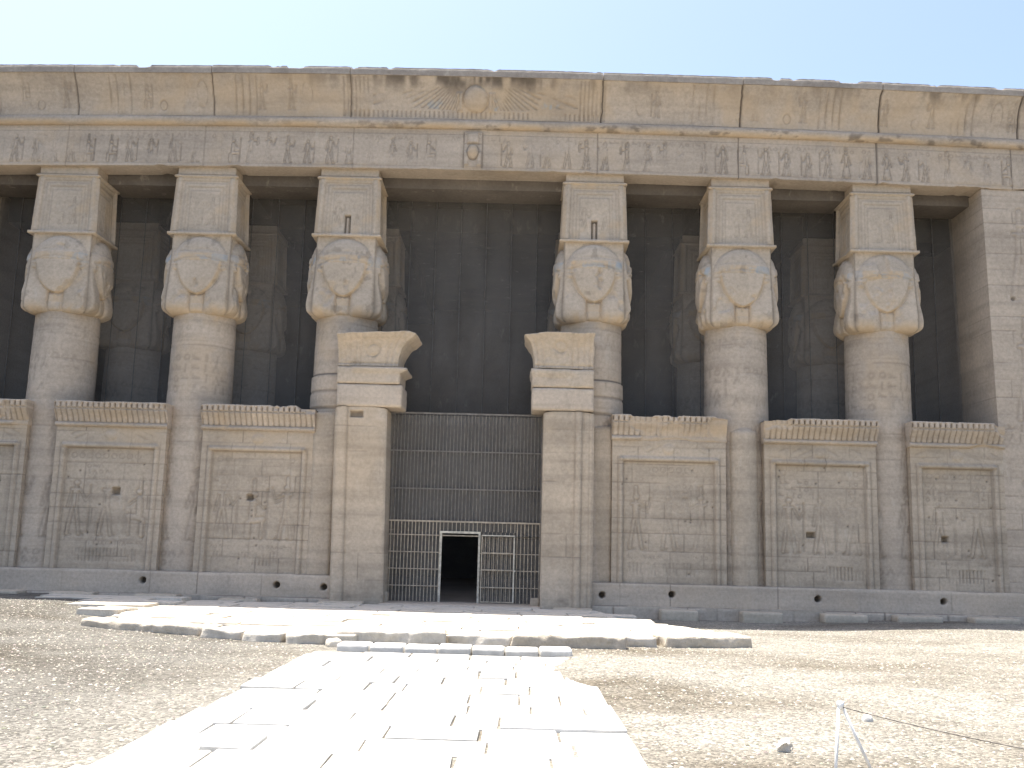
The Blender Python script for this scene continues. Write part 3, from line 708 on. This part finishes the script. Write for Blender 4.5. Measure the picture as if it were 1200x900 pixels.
def make_plinths():
    for k, (a, b) in enumerate(((-XE, -3.95), (4.18, XE))):
        X, Z, H, mk = grid(a, b, 0.0, .70, .03); n = k * 10
        H += .03 * (fbm(X, Z, .7, 90 + n) - .5) + .015 * (fbm(X, Z, 5, 91) - .5)
        courses(X, Z, H, mk, 0.0, .7, .9, 40 + k, a, b, 2.4, .02, .5)
        hs = ((-10.0, .40), (-5.75, .36), (-4.25, .33)) if k == 0 else ((4.55, .31), (6.75, .38), (11.35, .36), (15.3, .38))
        for hx, hz in hs:
            m = ss(.115, .07, np.hypot(X - hx, Z - hz)); H -= .3 * m; mk[..., 0] = np.maximum(mk[..., 0], .9 * m)
        H -= .05 * ss(.62, .70, Z) * fbm(X, X * 0, 2, 95)
        mk[..., 1] = .12 * ss(.5, .7, fbm(X, Z, .8, 97))
        ob('plinth', sheet('plinth', np.stack([X, -.22 - H, Z], -1), np.clip(mk, 0, 1), (0, 1.2, 0)), M['plinth'], TEMPLE)
        X, Z, H, mk = grid(a, b, -.55, -.004, .04)
        H += .06 * (fbm(X, Z, 1.3, 98) - .5) + .02 * (fbm(X, Z, 6, 99) - .5)
        courses(X, Z, H, mk, -.55, 0, .6, 60 + k, a, b, 1.1, .05, .6, .025)
        ob('footing', sheet('footing', np.stack([X, -.36 - H, Z], -1), np.clip(mk, 0, 1), (0, 1.2, 0)), M['plinth'], TEMPLE)
make_plinths()

def make_antas():
    for s in (-1, 1):
        X, Z, H, mk = grid(0, 1, -.3, ZA, .035); nz = Z.shape[0]
        n = 115; u = np.linspace(0, 1, n); U, Z = np.meshgrid(u, Z[:, 0]); XI = 17.52 - .018 * Z; X = XI + (XE - XI) * U
        H = np.zeros_like(X); mk = np.zeros(X.shape + (3,))
        H += .025 * (fbm(X * s, Z, .8, 301) - .5) + .012 * (fbm(X, Z, 6, 302) - .5)
        courses(X, Z, H, mk, 0, ZA, .55, 71, 17.6, XE, 1.5, .018, .35)
        for zz, hh in ((1.1, 4.2), (6.2, 3.4), (10.3, 3.2)):
            for xx, kk in ((18.5, 1), (20.2, 0)): carve(X, Z, H, xx, zz, hh, kk, 1, .04, .04, mk, .15, keep=.6)
        glyphs(X, Z, H, mk, 17.7, 21.2, 9.6, 10.2, .3, 5, .02, .3); glyphs(X, Z, H, mk, 17.7, 21.2, 5.5, 6.1, .3, 6, .02, .3)
        for k in range(7):
            r = random.Random(k); m = ss(.09, .05, np.hypot(X - r.uniform(17.7, 21), (Z - r.uniform(1, 12)))); H -= .06 * m; mk[..., 0] = np.maximum(mk[..., 0], .6 * m)
        Zt = Z - (Z / ZA) ** 8 * sag(X)
        P = np.stack([X * s, .05 - .055 * (1 - Z / ZA) - H, Zt], -1)
        if s < 0: P = P[:, ::-1]; mk = mk[:, ::-1]
        ob('corner_pier', sheet('corner_pier', P, mk, (0, 2.6, 0)), M['sand'], TEMPLE)
make_antas()

def make_body():
    # hall behind the front: beam, ceiling, side and back walls, floor, roof
    def part(name, boxes, m):
        bm = bmesh.new()
        for b in boxes: box_bm(bm, *b)
        o = fin(bm, name, M[m], TEMPLE); return o
    part('soffit', [(-21.3, 21.3, .88, 1.9, ZA + .02, 15.8)], 'inner')
    for a, b in zip([-17.3] + XS, XS + [17.3]):
        aa, bb = a + (1.0 if a > -17 else 0), b - (1.0 if b < 17 else 0)
        z = ZA - .34 - float(sag((a + b) / 2)); bm = bmesh.new(); box_bm(bm, aa, bb, 1.0, 2.35, z, ZA + .3); fin(bm, 'lintel_beam', M['gloom2'], TEMPLE)
    part('ceiling', [(-21.2, 21.2, 1.9, 25, 15.1, 15.5)], 'gloom')
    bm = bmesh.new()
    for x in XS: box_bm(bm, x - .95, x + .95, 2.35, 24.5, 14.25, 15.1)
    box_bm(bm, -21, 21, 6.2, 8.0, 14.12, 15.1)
    fin(bm, 'ceiling_beam', M['gloom'], TEMPLE)
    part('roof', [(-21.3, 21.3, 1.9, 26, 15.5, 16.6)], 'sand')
    part('back_wall', [(-21.3, 21.3, 24, 26, -.3, 15.5)], 'gloom2')
    part('side_wall', [(-21.38, -19.0, 2.6, 25, -.3, 16.2)], 'sand'); part('side_wall', [(19.0, 21.38, 2.6, 25, -.3, 16.2)], 'sand')
    part('hall_floor', [(-19, 19, -.2, 24, -.5, -.12)], 'inner')
make_body()

def make_doorway():
    # two jambs, with a roll moulding near the outer edge
    for s, x0, x1, lx in ((-1, -4.15, -2.47, 0), (1, 2.59, 4.22, 0)):
        X, Z, H, mk = grid(x0, x1, -.22, 6.08, .03)
        sd = 400 + s * 9; H += .03 * (fbm(X, Z, .9, sd) - .5) + .014 * (fbm(X, Z, 6, sd) - .5)
        out = (X - x0) if s < 0 else (x1 - X)
        if s < 0: H += .11 * np.clip(1 - ((out - .22) / .20) ** 2, 0, 1) ** .5; groove(H, mk, out - .43, .02, .02, .3)
        else:
            H += .08 * np.clip(1 - ((out - .50) / .11) ** 2, 0, 1) ** .5; H -= .03 * (out < .38)
            groove(H, mk, out - .38, .02, .02, .3); groove(H, mk, out - .62, .02, .02, .25); groove(H, mk, out - .16, .02, .015, .2)
        courses(X, Z, H, mk, -.2, 6.1, .8, sd, x0 + .3, x1, 1.8, .015, .4)
        glyphs(X, Z, H, mk, x0 + .55, x1 - .65, 1, 5.6, .3, sd, .008, .12)
        mk[..., 1] = .2 * ss(.5, .7, fbm(X, Z, .7, sd + 3)) * ss(2.5, 4, Z)
        mk[..., 0] = np.maximum(mk[..., 0], .4 * ss(.25, .1, Z) * ss(.5, .7, fbm(X, Z, 2, sd + 6)))
        sh = (.018 * (3 - Z) / 3) * (1 if s < 0 else 0)
        X2 = X + (np.where(s < 0, .14, 0)) * (1 - Z / 6.1)
        top = ss(5.6, 6.08, Z) * (.10 * (np.abs(X - (x0 + x1) / 2) / ((x1 - x0) / 2)) ** 4 + .02 * fbm(X, Z, 3, sd))
        if s < 0: m = ss(.26, .2, np.abs(X + 3.52)) * ss(5.72, 5.76, Z) * 0 + ss(.22, .18, np.abs(X + 3.45)) * (np.abs(Z - 5.83) < .1); H -= .18 * m; mk[..., 0] = np.maximum(mk[..., 0], .3 * m)
        ch = ss(.07, 0, np.minimum(X - x0, x1 - X)) * .05
        P = np.stack([X2, -.52 - H + ch + top * .6, Z - top * .5], -1)
        o = ob('door_jamb', sheet('door_jamb', P, np.clip(mk, 0, 1), (0, 2.3, 0)), M['wall'], TEMPLE)
        # broken lintel blocks left on top
        if s < 0:
            a = rough_block('lintel_block', -4.12, -2.0, -.55, 1.0, 6.08, 6.82, M['plinth'], o, 1, .05, .02, step=.09)
            b = rough_block('lintel_block', -4.13, -2.08, -.58, 1.0, 6.83, 7.38, M['cap'], o, 2, .04, .02, step=.09,
                            shape=lambda p, w, d, h: Vector((p.x + (.22 * max(0, p.x / (w / 2)) if p.z > h * .78 else 0), p.y - (.10 if p.z > h * .78 and p.y < 0 and p.x > -.55 else 0), p.z)))
            def fl(p, w, d, h):
                t = max(0, p.z / h); u = (p.x + w / 2) / w
                f = t ** 2.6 * (1 + .12 * (t > .82))
                x = p.x + .58 * f * max(0, (u - .15) / .85) ** 1.5; y = p.y - .42 * f * (p.y < 0) + (carv(p.x, p.z, h) if p.y < -d / 2 + .1 else 0)
                return Vector((x, y, p.z - t * (.13 * max(0, 1 - u) ** 1.2 + .12 * max(0, u - .9) * 6 * t)))
            def carv(x, z, h):
                r = abs(math.hypot(x - .12, (z - .5 * h)) - .2)
                return .05 * math.exp(-(r / .035) ** 2) + .04 * (abs(math.sin(x * 19)) ** 8) * (x < -.15 or x > .5) + .05 * math.exp(-(((z - .12) / .03) ** 2))
            c = rough_block('lintel_cornice', -4.13, -2.17, -.52, 1.0, 7.39, 8.52, M['cap'], o, 3, .05, .035, 3.2, step=.03, shape=fl)
        else:
            a = rough_block('lintel_block', 2.19, 4.20, -.55, 1.0, 6.10, 6.84, M['plinth'], o, 4, .05, .02, step=.09)
            b = rough_block('lintel_block', 2.18, 4.20, -.60, 1.0, 6.85, 7.46, M['cap'], o, 5, .05, .035, step=.09,
                            shape=lambda p, w, d, h: Vector((p.x - (.05 if p.z > h * .7 and p.x < 0 else 0), p.y + (.06 if p.z < h * .65 and p.y < 0 and p.x < .4 else 0), p.z)))
            def fr(p, w, d, h):
                t = max(0, p.z / h); u = 1 - (p.x + w / 2) / w; f = t ** 3.2
                return Vector((p.x - .36 * f * max(0, (u - .3) / .7) ** 1.5, p.y - .36 * f * (p.y < 0) + (carv(p.x, p.z, h) if p.y < -d / 2 + .1 else 0), p.z - .10 * t * max(0, u - .75) * 4 * t))
            def carv(x, z, h):
                r = abs(math.hypot(x + .1, (z - .62 * h)) - .17)
                return .05 * math.exp(-(r / .035) ** 2) + .045 * (abs(math.sin(x * 17)) ** 8) * (x > .25 or x < -.5) + .05 * math.exp(-(((z - .1) / .03) ** 2))
            c = rough_block('lintel_cornice', 2.24, 4.19, -.52, 1.0, 7.47, 8.62, M['cap'], o, 6, .05, .035, 3.2, step=.03, shape=fr)
        for q in (a, b, c): q.location = q.location
    # rubble between jamb and screen on the left, engaged drum on the right
    rough_block('infill_masonry', -4.90, -4.14, -.02, 1.0, .6, 5.95, M['wall'], TEMPLE, 7, .06, .03, step=.12)
    rough_block('infill_masonry', 4.20, 4.86, .12, 1.0, .6, 5.72, M['wall'], TEMPLE, 8, .05, .02, step=.12)
    rough_block('threshold', -2.45, 2.62, -.75, .9, -.42, -.09, M['plinth'], TEMPLE, 9, .04, .02, step=.15)
    # worn half round drum set against the fifth column
    n = 40; th = np.linspace(math.pi, 2 * math.pi, n); zz = np.arange(.6, 5.78, .06); T, Z = np.meshgrid(th, zz)
    R = .50 + .02 * (fbm(T, Z, 2, 77) - .5); R = R - .18 * ss(5.55, 5.76, Z) ** 2; mk = np.zeros(T.shape + (3,)); H = np.zeros_like(T)
    courses(T * .5, Z, H, mk, .6, 5.7, .62, 78, 1.6, 3.1, 3, .02, .35)
    glyphs(T * .5, Z, H, mk, 1.6, 3.1, 4.3, 5.3, .18, 5, .01, .25)
    P = np.stack([9.16 + (R + H) * np.cos(T), .42 + (R + H) * np.sin(T), Z], -1)
    ob('engaged_drum', sheet('engaged_drum', P, mk, (0, .5, 0)), M['wall'], TEMPLE)
make_doorway()

# ------------------------------------------------------------------ iron gate in the doorway
def make_gate():
    Y = .62; x0, x1 = -2.50, 2.62
    G = empty('iron_gate', 'tall barred iron gate filling the central doorway, small door standing open', 'gate', (0.05, Y, -.1))
    ox, oy, oz = .05, Y, -.1
    def T(p): return (p[0] - ox, p[1] - oy, p[2] - oz)
    def bars(name, xa, xb, za, zb, n, r, m, y=Y, par=G):
        bm = bmesh.new()
        for k in range(n): x = xa + (xb - xa) * k / (n - 1); tube_bm(bm, T((x, y, za)), T((x, y, zb)), r, 6)
        return fin(bm, name, m, par)
    def rail(xa, xb, z, h, m, y=Y, par=G, name='rail', d=.02):
        bm = bmesh.new(); a = T((xa, y - d, z - h)); b = T((xb, y + d, z + h)); box_bm(bm, a[0], b[0], a[1], b[1], a[2], b[2])
        return fin(bm, name, m, par)
    def stile(x, za, zb, w, m, y=Y, par=G, name='stile'):
        bm = bmesh.new(); a = T((x - w, y - .025, za)); b = T((x + w, y + .025, zb)); box_bm(bm, a[0], b[0], a[1], b[1], a[2], b[2])
        return fin(bm, name, m, par)
    bars('upper_bars', x0 + .05, x1 - .05, 2.50, 6.06, 44, .015, M['bars_dark'])
    for z in (3.56, 4.80): rail(x0, x1, z, .018, M['bars_dark'])
    rail(x0, x1, 6.06, .025, M['bars_dark']); rail(x0, x1, 2.50, .026, M['bars'], y=Y - .045)
    bars('lower_bars', x0 + .08, -.70, -.1, 2.48, 16, .017, M['bars'])
    bars('lower_bars', 1.83, x1 - .06, -.1, 2.48, 7, .017, M['bars'])
    bars('lower_bars', -.58, 1.75, 2.19, 2.48, 18, .013, M['bars'])
    for z in (.42, .96, 1.50, 2.05):
        rail(x0, -.68, z, .015, M['bars'], y=Y - .035); rail(.62, x1, z, .015, M['bars'], y=Y + .035)
    rail(-.62, x1, 2.05, .018, M['bars'], y=Y + .035)
    bars('lower_bars', .74, 1.72, -.1, 2.19, 8, .011, M['bars'], y=Y + .075)
    stile(-.66, -.1, 2.19, .035, M['frame'], name='door_post'); stile(.60, -.1, 2.19, .035, M['frame'], name='door_post')
    rail(-.69, .63, 2.16, .035, M['frame'], name='door_head', d=.028)
    # open leaf folded back flat against the bars on the right
    L = stile(1.74, -.06, 2.10, .022, M['frame'], y=Y - .10, name='door_leaf')
    stile(.69, -.06, 2.10, .018, M['bars'], y=Y - .10, par=L)
    for z in (-.04, .42, .98, 1.52, 2.08): rail(.69, 1.74, z, .018, M['frame' if z > 2 else 'bars'], y=Y - .10, par=L)
    bars('leaf_bars', .80, 1.63, -.04, 2.08, 7, .012, M['bars'], y=Y - .10, par=L)
    bm = bmesh.new(); a = T((1.76, Y - .17, .96)); box_bm(bm, a[0] - .03, a[0] + .04, a[1], a[1] + .06, a[2] - .03, a[2] + .03, .01); fin(bm, 'latch', M['frame'], L)
    stile(x0 + .02, -.1, 6.08, .02, M['bars_dark']); stile(x1 - .02, -.1, 6.08, .02, M['bars_dark'])
    # wire mesh behind the bars
    def mesh_sheet(xa, xb, za, zb):
        v = np.array([T((xa, Y + .12, za)), T((xb, Y + .12, za)), T((xb, Y + .12, zb)), T((xa, Y + .12, zb))])
        bm = bmesh.new(); box_bm(bm, v[0][0], v[1][0], v[0][1], v[0][1] + .004, v[0][2], v[2][2]); fin(bm, 'wire_mesh', M['net'], G)
    mesh_sheet(x0, x1, 2.2, 6.0); mesh_sheet(x0, -.66, -.08, 2.19); mesh_sheet(.66, x1, -.08, 2.19)
make_gate()

# ------------------------------------------------------------------ bird netting in the openings
def net(xa, xb, label, z0=5.6, seam=.95, z1=14.1):
    o = empty('bird_net', label, 'net', ((xa + xb) / 2, 2.42, z0), 'bird nets in the openings between the columns')
    n = 12; x = np.linspace(xa, xb, 40); z = np.linspace(z0, z1, 30); X, Z = np.meshgrid(x, z)
    Y = .05 * (fbm(X, Z, .5, 6) - .5)
    P = np.stack([X - (xa + xb) / 2, Y, Z - z0], -1)
    ob('netting', sheet('netting', P, None), M['net'], o)
    bm = bmesh.new(); k = max(1, int(round((xb - xa) / seam)))
    for i in range(1, k):
        xx = -(xb - xa) / 2 + (xb - xa) * i / k
        tube_bm(bm, (xx + .03, -.06, 0), (xx, -.06, z1 - z0), .014, 5)
    fin(bm, 'seam_cord', M['seam'], o)
net(-17.3, -13.9, 'sagging grey bird net left of the leftmost column')
net(-13.75, -9.15, 'grey bird net between the first and second columns from the left')
net(-9.0, -4.25, 'grey bird net between the second column and the left door column')
net(-4.1, 4.1, 'widest grey bird net, hung high above the central barred gate', z0=5.9)
net(4.25, 9.1, 'grey bird net just right of the right door column')
net(9.2, 13.9, 'grey bird net between the last two columns on the right')
net(14.0, 17.35, 'grey bird net between the rightmost column and the corner pier')

# ------------------------------------------------------------------ loose stones
foot = [(-14.9, -13.55, 'left edge of the photo'), (-12.6, -11.25, ''), (-9.95, -8.65, ''), (-7.35, -6.15, ''), (-4.3, -2.9, ''), (3.0, 4.2, ''), (6.3, 7.45, ''), (8.8, 10.05, ''), (11.3, 12.65, ''), (13.55, 14.95, ''), (15.9, 17.3, '')]
FL = ['pale footing block at the wall foot at the far left', 'low broken footing block under the first whole screen wall on the left', 'thin footing block below the second column from the left',
      'long footing block under the screen wall left of the doorway', 'footing block at the foot of the left door jamb', 'footing block at the foot of the right door jamb',
      'smooth pale footing block under the screen wall right of the doorway', 'footing block at the foot of the first column right of the doorway screen',
      'pale footing block below the middle of the screen wall with a square hole', 'footing block at the foot of the rightmost column', 'footing block nearest the corner pier, under the last screen wall']
for k, (a, b, _) in enumerate(foot):
    g = float(gz((a + b) / 2, -.8)); top = -.05 if a > 0 else (-.02 if a > -8 else .02)
    o = rough_block('footing_block', a, b, -.98, -.42, min(g, top - .2) - .05, top - (.04 if 2 < k < 6 else 0), M['pale'], None, 20 + k, .03, .015 if a > 5 else .035, step=.08)
    tag(o, FL[k], 'stone block', 'stone blocks along the foot of the wall')

# big broken edge slabs of the old pavement
SL = [  # x0,x1,y0,y1,z0,z1,rot,label
    (-7.95, -4.75, -9.75, -8.85, -.36, -.10, -.32, 'long dark edged slab at the left end of the old paving'),
    (-4.75, -3.75, -10.75, -9.7, -.36, -.11, -.28, 'squarish edge slab next to the long dark slab'),
    (-3.72, -2.85, -11.15, -10.0, -.36, -.10, -.20, 'second small edge slab left of the low step'),
    (-2.82, -1.98, -11.45, -10.2, -.36, -.09, -.10, 'edge slab just left of the low step'),
    (-1.95, .35, -11.05, -9.9, -.30, -.02, .05, 'raised broad slab behind the left half of the low step'),
    (.40, 1.75, -10.75, -9.7, -.34, -.08, .0, 'thin slab behind the middle of the low step'),
    (1.80, 4.15, -10.85, -9.6, -.34, -.04, -.03, 'longest thick slab behind the right end of the low step'),
    (4.20, 4.85, -10.15, -9.2, -.36, -.08, .05, 'small block between the two thick slabs right of the step'),
    (4.90, 7.00, -9.85, -8.75, -.36, -.06, .28, 'thick rough slab at the right end of the old paving')]
for k, (a, b, c, d, e, f, rt, lb) in enumerate(SL):
    o = rough_block('edge_slab', a, b, c, d, e, f, M['flag'] if k not in (0, 6, 8) else M['rock'], None, 40 + k, .045, .085, 1.9, step=.055, rot=rt)
    tag(o, lb, 'stone slab', 'broken slabs along the front edge of the old paving')
tag(rough_block('loose_stone', -8.9, -7.95, -6.4, -5.8, -.25, -.03, M['rock'], None, 61, .07, .06, 1.8, step=.07, rot=-.2), 'flat loose stone lying alone left of the old paving', 'stone')
tag(rough_block('loose_stone', -1.98, -1.66, -11.85, -11.5, -.33, -.14, M['flag'], None, 62, .07, .05, 2.5, step=.05, rot=.5), 'small cornered stone wedged at the left end of the low step', 'stone')
tag(rough_block('loose_stone', -2.62, -2.25, .0, .35, -.12, .22, M['wall'], None, 63, .05, .03, 2.5, step=.05), 'small stone inside the gate at the left jamb', 'stone')
tag(rough_block('loose_stone', 2.30, 2.58, -.1, .2, -.12, .16, M['wall'], None, 64, .05, .03, 2.5, step=.05), 'small stone inside the gate at the right jamb', 'stone')
tag(rough_block('loose_stone', 4.95, 5.2, -1.75, -1.5, -.38, -.19, M['pale'], None, 65, .07, .04, 2.5, step=.04), 'small stone on the shaded ground right of the doorway', 'stone')

# the low step: seven pale kerb blocks in a row
sx = [-1.62, -.98, -.31, .34, .99, 1.64, 2.30, 2.95]
SLB = ['leftmost kerb block of the pale low step', 'second kerb block from the left in the pale low step', 'third kerb block from the left in the pale low step', 'middle kerb block of the pale low step',
       'third kerb block from the right in the pale low step', 'second kerb block from the right in the pale low step', 'rightmost kerb block of the pale low step']
for k in range(7):
    o = rough_block('kerb_block', sx[k] + .012, sx[k + 1] - .012, -12.55 - .02 * (k % 2), -11.85, -.38, -.155 - .01 * (k % 3), M['lime'], None, 80 + k, .03, .012, 2, step=.05)
    tag(o, SLB[k], 'kerb block', 'kerb blocks of the low step')

# ------------------------------------------------------------------ pebbles
def pebbles(name, n, xr, yr, size, seed, power=1.0):
    r = np.random.default_rng(seed); u = r.random(n) ** power
    y = yr[0] + (yr[1] - yr[0]) * u; x = xr[0] + (xr[1] - xr[0]) * r.random(n)
    keep = ~((x > PX0 - .05) & (x < PX1 + .05) & (y < -11.4) & ((x < 2.3) | (y < -17) | (r.random(n) < .3)) & (r.random(n) < .995))
    ap = np.array([inside(a, b, APRON) for a, b in zip(x, y)]); keep &= ~(ap & (r.random(n) < .97))
    keep &= ~((x > -1.9) & (x < 3.1) & (y < -11.5) & (y > -12.8)); x, y = x[keep], y[keep]; n = len(x)
    z = gz(x, y)
    base = np.array([[1, 0, 0], [.3, .95, 0], [-.8, .6, 0], [-.8, -.6, 0], [.3, -.95, 0], [.1, .05, .8], [-.1, 0, -.5]], float)
    fc = [(0, 1, 5), (1, 2, 5), (2, 3, 5), (3, 4, 5), (4, 0, 5)]
    s = size[0] + (size[1] - size[0]) * r.random(n) ** 4; a = r.random(n) * 6.28
    B = base[None] * (1 + .5 * (r.random((n, 7, 3)) - .5)); B = B * s[:, None, None] * np.stack([np.ones(n), .6 + .4 * r.random(n), .5 + .4 * r.random(n)], 1)[:, None, :]
    ca, sa = np.cos(a)[:, None], np.sin(a)[:, None]
    Vx = B[..., 0] * ca - B[..., 1] * sa + x[:, None]; Vy = B[..., 0] * sa + B[..., 1] * ca + y[:, None]; Vz = B[..., 2] + z[:, None] + s[:, None] * .1
    V = np.stack([Vx, Vy, Vz], -1).reshape(-1, 3)
    Fa = (np.array(fc)[None] + (np.arange(n) * 7)[:, None, None]).reshape(-1, 3)
    c = np.array([.44, .40, .335])[None] * (.45 + .75 * r.random((n, 1))) * (1 + .12 * (r.random((n, 3)) - .5)); c = np.repeat(c, 7, 0)
    me = mesh_np(name, V, Fa, False, np.clip(c, 0, .9)); o = ob(name, me, M['pebble']); tag(o, 'loose pale and brown gravel chips scattered over the ground', 'gravel', kind='stuff')
pebbles('gravel', 90000, (-13, 16), (-24.5, -3.5), (.007, .034), 5, 1.2)

# lone stones near the camera
tag(rough_block('loose_stone', 4.53, 4.68, -21.64, -21.50, -.24, -.07, M['flag'], None, 91, .06, .07, 7, step=.02, rot=.4), 'pale fist sized stone on the gravel left of the rope post', 'stone')
tag(rough_block('loose_stone', 6.16, 6.28, -19.42, -19.31, -.26, -.15, M['lime'], None, 92, .05, .03, 6, step=.025, rot=.4), 'tiny pale stone beyond the rope, right of the rope post', 'stone')

# ------------------------------------------------------------------ rope barrier
def make_post():
    top = Vector((4.67, -23.2, .52)); gx = float(gz(4.6, -23)) + .0
    P = empty('rope_post', 'white two legged rope post leaning on the gravel at the bottom right', 'barrier post', (4.67, -23.2, gx))
    o = Vector(P.location)
    for q, r_ in (((4.556, -23.34, gx - .02), .014), ((5.04, -23.07, gx - .02), .014)):
        bm = bmesh.new(); tube_bm(bm, Vector(q) - o, top - o + Vector((.012 * (1 if q[0] > 4.8 else -1), 0, 0)), r_, 10); fin(bm, 'leg', M['white'], P, True)
    bm = bmesh.new(); tube_bm(bm, top - o + Vector((0, 0, -.03)), top - o + Vector((0, 0, .035)), .026, 12); tube_bm(bm, top - o + Vector((-.03, 0, .01)), top - o + Vector((.03, 0, .01)), .018, 10)
    fin(bm, 'joint_cap', M['white'], P, True)
    cu = []; a = top + Vector((0, 0, -.01)); b = Vector((7.3, -24.95, .30)); n = 40
    bm = bmesh.new(); pv = None
    for k in range(n + 1):
        t = k / n; p = a.lerp(b, t); p.z -= .12 * 4 * t * (1 - t) * .6; 
        if pv is not None: tube_bm(bm, pv, p + (p - pv) * .15, .0048, 6)
        pv = p
    r = fin(bm, 'rope', M['rope'], None, True); tag(r, 'thin grey rope running right from the white post', 'rope')
make_post()
